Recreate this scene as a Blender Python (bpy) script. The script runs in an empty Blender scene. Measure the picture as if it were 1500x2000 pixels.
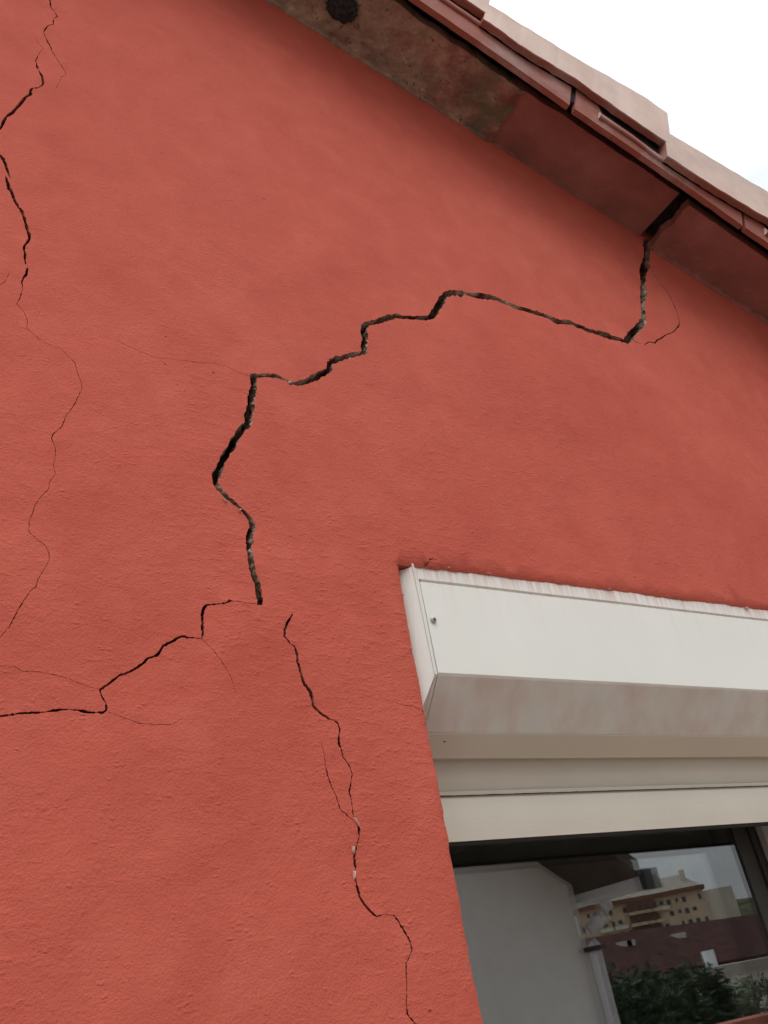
import bpy, bmesh, math, random
from mathutils import Vector, Matrix, noise
from mathutils.geometry import delaunay_2d_cdt
random.seed(7)
S = bpy.context.scene
C = S.collection
R = math.radians

# ------------------------------------------------------------------ camera
F = 1645.0          # focal length in photo pixels (photo 1500 x 2000)
D = 0.80            # distance camera - wall plane (wall plane is y = 0)
H = 1.75            # camera height
def nrm(v): return v.normalized()
AZ = nrm(Vector((-490, 2723, -1645)))
AX = Vector((2942, -464, -1645)); AX = nrm(AX - AX.dot(AZ) * AZ)
AY = AZ.cross(AX)
cam_d = bpy.data.cameras.new('camera'); cam = bpy.data.objects.new('camera', cam_d); C.objects.link(cam)
cam_d.sensor_fit = 'VERTICAL'; cam_d.sensor_height = 24; cam_d.lens = 24 * F / 2000
cam_d.clip_start = 0.02; cam_d.clip_end = 2000
M = Matrix((AX, AY, AZ)).to_4x4(); M.translation = (0, -D, H)
cam.matrix_world = M
S.camera = cam
def at(px, py, y=0.0):
    """point of the plane y=const seen at a photo pixel (world coordinates)"""
    v = Vector((px - 750, 1000 - py, -F))
    r = Vector((v.dot(AX), v.dot(AY), v.dot(AZ))) * ((y + D) / v.dot(AY))
    return Vector((r.x, y, r.z + H))

# ------------------------------------------------------------------ world, sun, exposure
SUN_EL, SUN_AZ = 60, 196
SKY_LO, SKY_HI = 6.0, 16.0
W = bpy.data.worlds.new('World'); S.world = W; W.use_nodes = True
nt = W.node_tree; nt.nodes.clear()
wo = nt.nodes.new('ShaderNodeOutputWorld'); bg = nt.nodes.new('ShaderNodeBackground')
sky = nt.nodes.new('ShaderNodeTexSky'); sky.sky_type = 'NISHITA'; sky.sun_disc = False
sky.sun_elevation = R(SUN_EL); sky.sun_rotation = R(SUN_AZ); sky.dust_density = 4
hs = nt.nodes.new('ShaderNodeHueSaturation'); hs.inputs['Saturation'].default_value = 0.35
tc = nt.nodes.new('ShaderNodeTexCoord'); mp = nt.nodes.new('ShaderNodeMapping'); mp.inputs['Scale'].default_value = (1, 1, 2.6)
nz = nt.nodes.new('ShaderNodeTexNoise'); nz.inputs['Scale'].default_value = 2.3; nz.inputs['Detail'].default_value = 7; nz.inputs['Roughness'].default_value = .55
cr = nt.nodes.new('ShaderNodeValToRGB')
cr.color_ramp.elements[0].position = .36; cr.color_ramp.elements[0].color = (.60, .64, .71, 1)
cr.color_ramp.elements[1].position = .64; cr.color_ramp.elements[1].color = (1, 1, 1, 1)
gain = nt.nodes.new('ShaderNodeVectorMath'); gain.operation = 'SCALE'; gain.inputs['Scale'].default_value = 13.5
mx = nt.nodes.new('ShaderNodeMix'); mx.data_type = 'RGBA'; mx.inputs[0].default_value = .85
L = nt.links.new
L(sky.outputs[0], hs.inputs['Color']); L(tc.outputs['Generated'], mp.inputs['Vector']); L(mp.outputs[0], nz.inputs['Vector'])
L(nz.outputs['Fac'], cr.inputs['Fac']); sx = nt.nodes.new('ShaderNodeSeparateXYZ'); L(tc.outputs['Generated'], sx.inputs[0])
mr = nt.nodes.new('ShaderNodeMapRange'); mr.inputs['From Min'].default_value = 0; mr.inputs['From Max'].default_value = 1; mr.inputs['To Min'].default_value = SKY_LO; mr.inputs['To Max'].default_value = SKY_HI
L(sx.outputs['Z'], mr.inputs['Value']); L(mr.outputs[0], gain.inputs['Scale']); L(cr.outputs['Color'], gain.inputs[0])
L(hs.outputs['Color'], mx.inputs[6]); L(gain.outputs[0], mx.inputs[7]); L(mx.outputs[2], bg.inputs['Color'])
bg.inputs['Strength'].default_value = 0.09
L(bg.outputs[0], wo.inputs['Surface'])
sd = bpy.data.lights.new('sun', 'SUN'); sd.energy = 1.5; sd.angle = R(42); sd.color = (1, .96, .9)
so = bpy.data.objects.new('sun', sd); C.objects.link(so)
el, az = R(SUN_EL), R(SUN_AZ)
so.rotation_euler = Vector((math.sin(az) * math.cos(el), math.cos(az) * math.cos(el), math.sin(el))).to_track_quat('Z', 'Y').to_euler()
S.view_settings.view_transform = 'Standard'; S.view_settings.look = 'None'
S.view_settings.exposure = 0.42; S.view_settings.gamma = 1.0

# ------------------------------------------------------------------ material helpers
class NT:
    def __init__(s, name):
        s.m = bpy.data.materials.new(name); s.m.use_nodes = True
        s.t = s.m.node_tree; s.t.nodes.clear()
        s.out = s.n('ShaderNodeOutputMaterial'); s.b = s.n('ShaderNodeBsdfPrincipled')
        s.l(s.b.outputs[0], s.out.inputs[0]); s.tc = s.n('ShaderNodeTexCoord')
    def n(s, t, **k):
        x = s.t.nodes.new(t)
        for a, b in k.items(): setattr(x, a, b)
        return x
    def l(s, a, b): s.t.links.new(a, b)
    def map(s, scale=(1, 1, 1), rot=(0, 0, 0)):
        m = s.n('ShaderNodeMapping'); m.inputs['Scale'].default_value = scale; m.inputs['Rotation'].default_value = rot
        s.l(s.tc.outputs['Object'], m.inputs['Vector']); return m.outputs[0]
    def noise(s, scale, detail=4, rough=.55, vec=None, dist=0):
        x = s.n('ShaderNodeTexNoise'); x.inputs['Scale'].default_value = scale; x.inputs['Detail'].default_value = detail
        x.inputs['Roughness'].default_value = rough; x.inputs['Distortion'].default_value = dist
        s.l(vec if vec is not None else s.tc.outputs['Object'], x.inputs['Vector']); return x.outputs['Fac']
    def ramp(s, fac, stops):
        x = s.n('ShaderNodeValToRGB'); e = x.color_ramp.elements
        while len(e) < len(stops): e.new(.5)
        for i, (p, c) in enumerate(stops):
            e[i].position = p; e[i].color = (*c, 1) if len(c) == 3 else c
        s.l(fac, x.inputs['Fac']); return x.outputs['Color']
    def fr(s, fac, a, b, c=0., d=1.):
        x = s.n('ShaderNodeMapRange'); x.inputs['From Min'].default_value = a; x.inputs['From Max'].default_value = b
        x.inputs['To Min'].default_value = c; x.inputs['To Max'].default_value = d
        s.l(fac, x.inputs['Value']); return x.outputs[0]
    def math(s, op, a, b=None):
        x = s.n('ShaderNodeMath', operation=op)
        for i, v in enumerate((a, b)):
            if v is None: continue
            if isinstance(v, (int, float)): x.inputs[i].default_value = v
            else: s.l(v, x.inputs[i])
        return x.outputs[0]
    def mix(s, fac, a, b, mode='MIX'):
        x = s.n('ShaderNodeMix', data_type='RGBA', blend_type=mode)
        for i, v in ((0, fac), (6, a), (7, b)):
            if isinstance(v, (int, float)): x.inputs[i].default_value = v
            elif isinstance(v, tuple): x.inputs[i].default_value = (*v, 1)
            else: s.l(v, x.inputs[i])
        return x.outputs[2]
    def bump(s, h, dist, strength=1.0, prev=None):
        x = s.n('ShaderNodeBump'); x.inputs['Distance'].default_value = dist; x.inputs['Strength'].default_value = strength
        s.l(h, x.inputs['Height'])
        if prev is not None: s.l(prev, x.inputs['Normal'])
        return x.outputs[0]
    def fin(s, col, rough=.85, normal=None, spec=.3, metal=0):
        if isinstance(col, tuple): s.b.inputs['Base Color'].default_value = (*col, 1)
        else: s.l(col, s.b.inputs['Base Color'])
        s.b.inputs['Roughness'].default_value = rough; s.b.inputs['Specular IOR Level'].default_value = spec
        s.b.inputs['Metallic'].default_value = metal
        if normal is not None: s.l(normal, s.b.inputs['Normal'])
        return s.m

def m_stucco():
    n = NT('red_stucco')
    big = n.noise(2.2, 5, .6)
    mid = n.noise(14, 5, .6, dist=.4)
    fine = n.noise(230, 3, .6)
    col = n.ramp(big, [(.30, (.450, .092, .065)), (.5, (.500, .112, .079)), (.70, (.540, .136, .100))])
    col = n.mix(.5, col, n.ramp(mid, [(.3, (.430, .084, .060)), (.55, (.500, .111, .078)), (.8, (.565, .146, .108))]))
    col = n.mix(n.fr(fine, .32, .42, .12, 0), col, (.27, .045, .03))
    col = n.mix(n.fr(n.noise(1.1, 4, .6, dist=.6), .50, .64, 0, .30), col, (.40, .072, .052))
    # sparse pits / dark specks
    vo = n.n('ShaderNodeTexVoronoi'); vo.inputs['Scale'].default_value = 42; n.l(n.tc.outputs['Object'], vo.inputs['Vector'])
    spk = n.math('MULTIPLY', n.fr(vo.outputs['Distance'], .05, .1, 1, 0), n.fr(n.noise(5, 3), .60, .70))
    col = n.mix(n.math('MULTIPLY', spk, .5), col, (.26, .04, .028))
    # slanted trowel streaks, stronger in some zones
    sv = n.map((44, 44, 118), (0, R(-16), 0))
    streak = n.noise(1, 3, .6, sv)
    zs_ = n.n('ShaderNodeSeparateXYZ'); n.l(n.tc.outputs['Object'], zs_.inputs[0])
    hgt = n.fr(zs_.outputs['Z'], H + .6, H + 1.5, 1, .25)
    zone = n.math('MULTIPLY', n.fr(n.noise(2.6, 3, .5), .40, .62, .10, 1), hgt)
    sh = n.math('POWER', n.fr(streak, .48, .86), 1.3)
    h1 = n.math('MULTIPLY', sh, zone)
    lump = n.noise(60, 4, .6)
    rough = n.noise(420, 2, .6)
    nb = n.bump(n.noise(7, 3), .007, .5)
    nb = n.bump(h1, .0017, .7, nb)
    nb = n.bump(n.math('MULTIPLY', lump, hgt), .0020, .6, nb)
    nb = n.bump(spk, -.0015, .8, nb)
    vg = n.n('ShaderNodeTexVoronoi'); vg.inputs['Scale'].default_value = 1; vg.inputs['Randomness'].default_value = 1
    nd_ = n.n('ShaderNodeVectorMath', operation='ADD'); nn_ = n.n('ShaderNodeTexNoise'); nn_.inputs['Scale'].default_value = 120; n.l(n.tc.outputs['Object'], nn_.inputs['Vector'])
    n.l(n.map((105, 105, 185), (0, R(-22), 0)), nd_.inputs[0]); n.l(nn_.outputs['Color'], nd_.inputs[1]); n.l(nd_.outputs[0], vg.inputs['Vector'])
    gr = n.math('MULTIPLY', n.fr(vg.outputs['Distance'], .10, .42, 1, 0), n.math('MULTIPLY', n.fr(n.noise(34, 4, .7), .50, .66), hgt))
    nb = n.bump(gr, .0010, .65, nb)
    col = n.mix(n.math('MULTIPLY', n.fr(n.noise(520, 2, .6), .52, .7), .10), col, (.30, .05, .035))
    nb = n.bump(rough, .0011, .7, nb)
    return n.fin(col, .9, nb, .12)
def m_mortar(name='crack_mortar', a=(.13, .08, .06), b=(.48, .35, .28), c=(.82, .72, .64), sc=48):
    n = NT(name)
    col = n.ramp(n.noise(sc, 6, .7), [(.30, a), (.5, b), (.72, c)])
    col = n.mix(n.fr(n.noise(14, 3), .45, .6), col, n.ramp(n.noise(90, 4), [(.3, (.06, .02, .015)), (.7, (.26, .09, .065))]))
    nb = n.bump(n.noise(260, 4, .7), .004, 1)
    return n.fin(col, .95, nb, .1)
def m_core():
    n = NT('brick_core')
    col = n.ramp(n.noise(22, 5, .6), [(.40, (.025, .012, .010)), (.52, (.16, .07, .05)), (.66, (.30, .21, .17))])
    return n.fin(col, .95, n.bump(n.noise(150, 4), .006, 1), .05)
def m_ceramic():
    n = NT('clay_soffit')
    col = n.ramp(n.noise(9, 5, .6), [(.3, (.20, .072, .060)), (.6, (.28, .104, .088)), (.8, (.33, .15, .125))])
    # pale lime traces
    ds = n.noise(34, 7, .75)
    col = n.mix(n.math('MULTIPLY', n.fr(ds, .58, .70), .28), col, (.36, .25, .21))
    return n.fin(col, .8, n.bump(n.noise(120, 4), .0015, .6), .25)
def m_smeared():
    n = NT('mortar_smeared_clay')
    a = n.ramp(n.noise(16, 6, .65), [(.38, (.17, .062, .052)), (.52, (.27, .135, .11)), (.68, (.42, .28, .21))])
    b = n.ramp(n.noise(28, 6, .7), [(.3, (.18, .12, .10)), (.6, (.33, .23, .17)), (.8, (.45, .36, .28))])
    sep = n.n('ShaderNodeSeparateXYZ'); n.l(n.tc.outputs['Object'], sep.inputs[0])
    g = n.math('ADD', n.fr(sep.outputs['X'], .55, 1.15, .32, -.18), n.noise(10, 5, .6))
    col = n.mix(n.fr(g, .5, .66), a, b)
    col = n.mix(n.fr(n.noise(75, 5, .7), .6, .68), col, (.08, .06, .05))
    # mossy grey patch towards the joint with the next slab
    mo = n.math('MULTIPLY', n.fr(n.noise(11, 5, .6), .47, .58), n.fr(sep.outputs['X'], .86, .95))
    col = n.mix(n.math('MULTIPLY', mo, .8), col, (.13, .115, .075))
    nb = n.bump(n.noise(50, 6, .7), .006, .9); nb = n.bump(n.noise(220, 3), .002, .8, nb)
    return n.fin(col, .95, nb, .1)
def m_tile(name, a, b, c, moss=.3):
    n = NT(name)
    col = n.ramp(n.noise(7, 6, .6), [(.3, a), (.55, b), (.8, c)])
    col = n.mix(n.math('MULTIPLY', n.fr(n.noise(38, 5, .7), .6, .7), moss), col, (.16, .11, .09))
    col = n.mix(n.math('MULTIPLY', n.fr(n.noise(5, 5, .6), .5, .66), .45), col, (.42, .37, .35))
    return n.fin(col, .7, n.bump(n.noise(160, 4), .0012, .6), .35)
def m_alu():
    """off white lacquered aluminium with pink paint run-off below its top edge"""
    n = NT('white_lacquered_metal')
    sep = n.n('ShaderNodeSeparateXYZ'); n.l(n.tc.outputs['Object'], sep.inputs[0])
    base = n.mix(n.fr(n.noise(5, 4), .4, .65), (.685, .70, .665), (.715, .73, .695))
    sv = n.map((95, 95, 3.5), (0, R(3), 0)); st = n.noise(1, 4, .6, sv)
    st3 = n.noise(1, 3, .6, n.map((210, 210, 5)))
    st2 = n.noise(1, 3, .5, n.map((26, 26, 1.6)))
    top = n.math('POWER', n.fr(sep.outputs['Z'], .385, .475, 0, 1), 1.6)
    f = n.math('MULTIPLY', n.math('MULTIPLY', n.fr(st, .50, .74), top), .16)
    f = n.math('ADD', f, n.math('MULTIPLY', top, .025))
    edge = n.math('MULTIPLY', n.fr(sep.outputs['Z'], .468, .500, 0, .8), n.fr(st3, .38, .66))
    f = n.math('MAXIMUM', f, edge)
    low = n.math('MULTIPLY', n.fr(sep.outputs['Z'], .352, .346), n.fr(st2, .36, .68, .0, .36))
    f = n.math('MAXIMUM', f, low)
    col = n.mix(f, base, (.52, .30, .25))
    return n.fin(col, .42, n.bump(n.noise(18, 3), .0012, .5), .5)
def m_plain(name, col, rough=.6, spec=.4, metal=0, var=.12, sc=12, bump=.0005):
    n = NT(name)
    lo = tuple(x * (1 - var) for x in col); hi = tuple(min(1, x * (1 + var)) for x in col)
    return n.fin(n.ramp(n.noise(sc, 5, .6), [(.3, lo), (.7, hi)]), rough, n.bump(n.noise(sc * 8, 3), bump, .5), spec, metal)
def m_glass():
    n = NT('window_glass')
    tr = n.n('ShaderNodeBsdfTransparent'); tr.inputs[0].default_value = (.93, .95, .94, 1)
    gl = n.n('ShaderNodeBsdfGlossy'); gl.inputs['Roughness'].default_value = 0.0
    gl.inputs['Color'].default_value = (.95, .97, 1, 1)
    lw = n.n('ShaderNodeLayerWeight'); lw.inputs['Blend'].default_value = .5
    p = n.math('POWER', lw.outputs['Facing'], 4.0)
    fac = n.fr(p, 0, 1, .118, 1)
    # faint waviness
    b = n.bump(n.noise(3.0, 2), .0006, .35); n.l(b, gl.inputs['Normal'])
    ms = n.n('ShaderNodeMixShader'); n.l(fac, ms.inputs[0]); n.l(tr.outputs[0], ms.inputs[1]); n.l(gl.outputs[0], ms.inputs[2])
    n.l(ms.outputs[0], n.out.inputs[0]); n.t.nodes.remove(n.b)
    return n.m

MAT = dict(
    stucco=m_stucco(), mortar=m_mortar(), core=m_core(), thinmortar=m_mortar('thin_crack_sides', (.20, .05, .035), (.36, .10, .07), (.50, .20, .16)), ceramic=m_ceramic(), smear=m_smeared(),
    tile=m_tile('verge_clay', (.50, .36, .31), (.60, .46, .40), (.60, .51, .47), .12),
    flange=m_tile('verge_clay_flange', (.20, .058, .040), (.26, .078, .054), (.31, .105, .072), .15),  # red clay with the shade below the lip put into its tone
    alu=m_alu(), slat=m_plain('slat_lacquer', (.57, .545, .47), .45, .5, var=.05, sc=6),
    underbox=m_plain('box_underside_lacquer', (.56, .51, .42), .5, .4, var=.05, sc=5),
    gasket=m_plain('dark_gap', (.02, .018, .015), .8), frame=m_plain('dark_bronze_frame', (.026, .025, .022), .55, .3, var=.1),
    rail=m_plain('grey_guide_rail', (.30, .29, .26), .5, .4), steel=m_plain('screw_steel', (.42, .40, .37), .5, .5, .3),
    glass=m_glass(), chip=m_plain('bare_plaster', (.62, .46, .40), .95, .1, var=.2, sc=90, bump=.002),
    soot=m_plain('soot_black', (.035, .035, .04), .95, .1, var=.7, sc=120, bump=.004),
    bedding=m_plain('slot_shade_bedding', (.05, .042, .05), .95, .05, var=.4, sc=60, bump=.003),
    room=m_plain('room_plaster', (.35, .33, .30), .9, .1),
    render_w=m_plain('white_render', (.80, .81, .78), .9, .15, var=.04, sc=3, bump=.001),
    plastic=m_plain('grey_gutter', (.74, .77, .80), .5, .4, var=.05), dark=m_plain('dark_plastic', (.03, .03, .035), .5, .4),
    soffit=m_plain('brown_soffit', (.10, .085, .07), .8, .1),
    ochre=m_plain('ochre_facade', (.46, .35, .25), .9, .1, var=.1, sc=.15), brickd=m_plain('dark_brick_facade', (.16, .075, .055), .9, .1, var=.15, sc=.4),
    palef=m_plain('pale_facade', (.52, .48, .40), .9, .1, sc=.2), pane=m_plain('far_window_glass', (.04, .045, .05), .2, .5),
    roofgrey=m_plain('grey_roof', (.34, .31, .27), .9, .1, sc=.3), roofred=m_plain('dark_red_roof_tiles', (.055, .022, .019), .9, .1, var=.35, sc=2.5),
    paving=m_plain('terrace_paving', (.34, .29, .235), .9, .1, var=.15, sc=2), coping=m_plain('clay_coping', (.38, .13, .09), .85, .2, var=.25, sc=9),
    leaf=m_plain('leaf_green', (.026, .048, .018), .6, .3, var=.5, sc=1.3), leafl=m_plain('pale_leaf', (.16, .19, .11), .6, .3, var=.4, sc=1.3), bark=m_plain('bark', (.10, .075, .05), .95, .1, var=.3, sc=8, bump=.01),
    hill=m_plain('hill_scrub', (.08, .085, .05), .95, .05, var=.5, sc=.08), lime=m_plain('limewash', (.75, .74, .70), .9, .1, sc=1),
)

# ------------------------------------------------------------------ object helpers
def wloc(o):
    v = Vector((0, 0, 0))
    while o is not None: v += o.location; o = o.parent
    return v
def obj(name, verts, faces, mat, parent=None, smooth=False, base=None, mats=None, midx=None):
    off = wloc(parent) if parent is not None else Vector((0, 0, 0))
    if base is not None: off = Vector(base)
    me = bpy.data.meshes.new(name)
    me.from_pydata([tuple(Vector(v) - off) for v in verts], [], faces)
    me.materials.append(mat)
    for x in (mats or []): me.materials.append(x)
    if midx:
        for p, i in zip(me.polygons, midx): p.material_index = i
    if smooth:
        for p in me.polygons: p.use_smooth = True
    me.update()
    o = bpy.data.objects.new(name, me); C.objects.link(o)
    if parent is not None: o.parent = parent
    elif base is not None: o.location = off
    return o
def tag(o, label=None, cat=None, group=None, kind=None):
    for k, v in (('label', label), ('category', cat), ('group', group), ('kind', kind)):
        if v: o[k] = v
    return o
def empty(name, loc, label, cat, group=None):
    o = bpy.data.objects.new(name, None); C.objects.link(o); o.location = loc
    return tag(o, label, cat, group)
class MB:
    def __init__(s): s.v = []; s.f = []; s.i = []
    def add(s, vs, fs, mi=0):
        b = len(s.v); s.v += [Vector(x) for x in vs]; s.f += [[b + k for k in f] for f in fs]; s.i += [mi] * len(fs)
    def box(s, a, b, mi=0, rz=0, c=None):
        x0, y0, z0 = a; x1, y1, z1 = b
        vs = [Vector(p) for p in ((x0, y0, z0), (x1, y0, z0), (x1, y1, z0), (x0, y1, z0), (x0, y0, z1), (x1, y0, z1), (x1, y1, z1), (x0, y1, z1))]
        if rz:
            c = Vector(c); m = Matrix.Rotation(rz, 3, 'Z'); vs = [m @ (v - c) + c for v in vs]
        s.add(vs, [(0, 3, 2, 1), (4, 5, 6, 7), (0, 1, 5, 4), (1, 2, 6, 5), (2, 3, 7, 6), (3, 0, 4, 7)], mi)
    def sweep(s, secs, closed=True, caps=True, mi=0):
        n = len(secs[0]); vs = [p for q in secs for p in q]; fs = []
        for k in range(len(secs) - 1):
            for i in range(n if closed else n - 1):
                j = (i + 1) % n
                fs.append((k * n + i, k * n + j, (k + 1) * n + j, (k + 1) * n + i))
        if caps and closed:
            fs.append(tuple(range(n - 1, -1, -1))); fs.append(tuple(range((len(secs) - 1) * n, len(secs) * n)))
        s.add(vs, fs, mi)
    def tube(s, pts, rad, n=10, mi=0):
        pts = [Vector(p) for p in pts]; secs = []
        for k, p in enumerate(pts):
            d = (pts[min(k + 1, len(pts) - 1)] - pts[max(k - 1, 0)]).normalized()
            u = d.cross(Vector((0, 0, 1)) if abs(d.z) < .9 else Vector((1, 0, 0))).normalized(); w = d.cross(u)
            r = rad[k] if isinstance(rad, (list, tuple)) else rad
            secs.append([p + (u * math.cos(a) + w * math.sin(a)) * r for a in [2 * math.pi * i / n for i in range(n)]])
        s.sweep(secs, mi=mi)
    def build(s, name, mat, parent=None, **k):
        if len(set(s.i)) > 1: k['midx'] = s.i
        return obj(name, s.v, s.f, mat, parent, **k)
def fbm(x, y, z=0.0, sc=1.0, o=3):
    return noise.fractal(Vector((x * sc, y * sc, z * sc)), 1.0, 2.0, o)

# ------------------------------------------------------------------ the cracks, traced on the wall plane: (x, y, width) in photo pixels
CR = {}
CR['stepped'] = dict(w='wide', L='wide stepped crack opening through the gable from the eave', P=[[
 (1262,468,16),(1264,483,14),(1263,500,11),(1261,512,16),(1260,520,19),(1256,534,15),(1257,553,9),(1256.5,570,13),(1257,581,12),(1255,590,8),(1256,603,7),(1257,612,10),(1257,622,13),
 (1253,634,16),(1246,640,18),(1238,647,16),(1232,656,17),(1227,664,16),(1224,670,9)],
 [(1228,668,7),(1216,665,8),(1208,662,8),(1195,658,8),(1183,653,12),(1172,650,10),(1160,648,7),(1150,645,7),(1130,637,7),(1110,629,8),(1090,627,9),(1070,618,7),(1040,608,7),(1010,598,8),(995,592,6),(975,585,7),(960,580,9),(948,578,12),(935,577,12),(920,574,8),(908,571,5),(902,572,14),(893,571,9),(884,571,12),(872,575,13),(864,582,14),(857,596,16),(852,606,15),(846,614,14),(838,621,11),(827,622,9),(808,622,7),(792,620,7),(773,617,9),(757,620,12),(744,626,13),(731,630,9),(718,632,10),(711,638,14),(711,650,13),(713,660,13),(711,673,12),(713,685,13)],
 [(718,686,8),(704,689,8),(688,693,10),(672,698,10),(656,702,12),(644,707,12)],[(643,705,8),(644,716,12),(645,726,8)],[(648,719,9),(640,724,10),(630,728,13),(616,736,14),(606,741,13),(599,745,12),(583,748,9),(569,749,6),(561,744,5),(553,741,4),(545,738,6),(532,735,8),(513,735,7),(497,735,9),(488,735,8)],
 [(490,733,8),(495,745,12),(495,761,15),(490,780,15),(488,799,15),(485,815,15),(483,828,15),(473,839,14),(463,852,15),(455,868,16),(444,884,15),(436,897,15),(429,913,16),(423,929,17),(421,941,12),(429,952,9),(441,967,8),(457,980,7),(471,992,5),(481,1001,6),(491,1013,8),(495,1023,13),(492,1036,12),(488,1047,14),(487,1060,12),(488,1079,12),(489,1095,12),(493,1113,12),(497,1127,11),(504,1140,12),(505,1159,12),(507,1175,12),(507,1183,9)]])
CR['branch'] = dict(L='thin stair-step branch running down to the lower left', P=[[
 (506,1181,1.5),(482,1178,1.2),(464,1175,2.2),(455,1174.5,1.3),(448,1174,5.5),(440,1178,4),(428,1179,2.5),(418,1180,3.2),(404,1181,4),(399,1186,7),(396,1198,6),(395,1210,5),(395,1222,6.5),(396,1240,5),(394,1247,3),(383,1246,2),(372,1245,3.2),(356,1243,4.5),(345,1247,5),(336,1252,5),(320,1260,6),(315,1268,5),(308,1278,6.5),(300,1282,4),(292,1284,4.5),(276,1298,5.5),(256,1310,5),(246,1314,4),(236,1316,4.5),(225,1325,4.5),(216,1332,5),(205,1340,4.5),(196,1346,5),(197,1354,3.5),(200,1362,3),(208,1374,4),(208,1386,4.5),(202,1391,4.5),(190,1391,4),(180,1391,4),(165,1389,5),(152,1386,4),(135,1385,3),(120,1385,4.5),(105,1387,5),(88,1390,3.5),(70,1391,5),(48,1392,4.5),(25,1395,4),(0,1398,4.5),(-40,1402,4),(-90,1404,3)],
 [(212,1390,2),(236,1398,1.7),(272,1412,2.2),(304,1415,2),(332,1416,2),(346,1410,1.5),(356,1402,1)],
 [(394,1248,1.5),(405,1259,1.4),(416,1270,1.8),(432,1292,1.8),(448,1318,1.6),(455,1335,1.2),(460,1352,.9)],
 [(196,1346,1.6),(178,1342,1.4),(160,1336,1.6),(135,1326,1.6),(108,1318,2),(85,1313,1.8),(60,1311,2.2),(44,1311,1.8),(28,1302,1.5),(10,1302,1.6),(-30,1298,1.4)]])
CR['left'] = dict(L='long thin crack wandering down the left side', P=[[
 (-14,285,3),(-6,294,3.5),(0,303,4),(7,311,7),(13,326,6),(17,338,4),(20,346,2.5)],
 [(11,343,2.5),(15,356,6),(18,366,7),(24,376,6),(30,392,5.5),(37,404,4),(44,412,5.5),(49,428,5),(52,438,7.5),(54,446,5),(57,456,6.5),(58,464,6.5),(54,473,5.5),(47,482,6),(47,489,4),(49,504,4.5),(50,515,3.5)],
 [(54,522,3.5),(51,534,5.5),(45,544,4.5),(43,550,3),(44,564,2.2),(40,578,2.4),(33,593,2.2),(46,606,1.6),(52,618,2),(54,628,2),(52,640,1.8),(62,648,1.5),(80,666,1.3),(100,674,1.1),(118,680,1),(134,697,1.2),(146,708,2.2),(151,730,2.2),(159,749,2),(160,760,2.2),(150,780,2.4),(142,796,2.4),(128,814,2.2),(120,835,2.4),(102,850,2.2),(100,859,2.4),(107,876,2),(107,898,1.7),(103,906,1.6),(107,928,2),(95,945,2.2),(94,958,2.2),(82,969,2.2),(67,989,2.3),(63,1005,2.2),(56,1019,2.2),(56,1041,2.2),(74,1057,1.5),(89,1068,2),(95,1082,2.2),(96,1093,2.2),(88,1110,2.2),(74,1132,2.2),(70,1147,2.3),(58,1156,2.2),(36,1190,2.4),(22,1217,2.4),(18,1225,2.2),(0,1245,2.2),(-30,1275,2)],
 [(-20,575,1.5),(0,556,1.7),(9,550,2),(15,540,2),(18,532,.9)]])
CR['top_left'] = dict(L='dark forked crack in the upper left', P=[[
 (97,-40,3),(98,0,3.2),(100,13,3.2),(106,18,2),(112,31,3),(105,36,2.6),(104,48,4),(94,50,2.2),(88,58,3),(85,62,1.8),(90,74,2.3),(96,84,2.8),(102,99,2.4),(116,120,1.6),(128,138,1.7),(129,146,1.7),(120,149,1.5),(116,160,1.2),(109,172,1)],
 [(70,70,.9),(73,80,1.1),(85,93,1.4),(76,104,1.8),(70,116,3),(73,130,3.8),(80,144,3.8),(83,153,4.5),(85,162,5),(82,166,3.2),(74,170,3.5),(64,171,2.8),(60,176,6.5),(59,184,7),(50,189,4.5),(45,196,7),(36,208,6.5),(28,216,6.5),(22,222,6.5),(12,228,5),(7,238,7),(3,248,5),(-8,262,4),(-14,285,3)]])
CR['right_low'] = dict(L='crack running down beside the window', P=[[
 (570,1199,2),(569,1203,4),(563,1213,4.5),(558,1222,4.5),(555,1231,4.5),(555,1244,4.5),(564,1257,2.5),(573,1263,3.2),(579,1276,5),(580,1295,4.5),(585,1311,4.5),(589,1325,5.5),(592,1335,5.5),(598,1343,6),(605,1351,6),(609,1367,6),(612,1380,5),(623,1392,4.5),(632,1398,5),(641,1404,4.5),(652,1407,3),(659,1412,3.5),(663,1425,3.5),(661,1440,3.5),(661,1452,5),(667,1465,3.5),(670,1478,4),(677,1487,3),(684,1500,3),(688,1512,2.8),(685,1530,3),(683,1545,3.5),(688,1567,2.6),(689,1580,2.5),(691,1592,2.2),(700,1610,2.6),(702,1618,4.5),(702,1635,4),(699,1649,2.2),(697,1660,3),(695,1672,4.5),(695,1684,5.5),(697,1694,4),(695,1700,2),(697,1719,2.5),(700,1733,5),(705,1751,4.5),(711,1763,5),(723,1777,5),(737,1790,4),(751,1785,1.5),(772,1787,2.8),(780,1800,4),(793,1821,4),(802,1838,3.5),(806,1854,3.5),(801,1870,2.3),(793,1882,3.2),(794,1910,2.6),(795,1938,2.3),(794,1957,2.8),(796,1980,3.2),(803,1989,3.2),(811,2000,3.2),(825,2030,3),(835,2080,2.5)],
 [(627,1450,.8),(629,1459,1.2),(633,1473,1.8),(636,1497,2.2),(641,1519,2.7),(648,1537,2.7),(655,1551,2.2),(661,1569,2.8),(665,1581,2.2),(676,1588,3),(681,1595,2),(692,1602,1.6)]])
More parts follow.
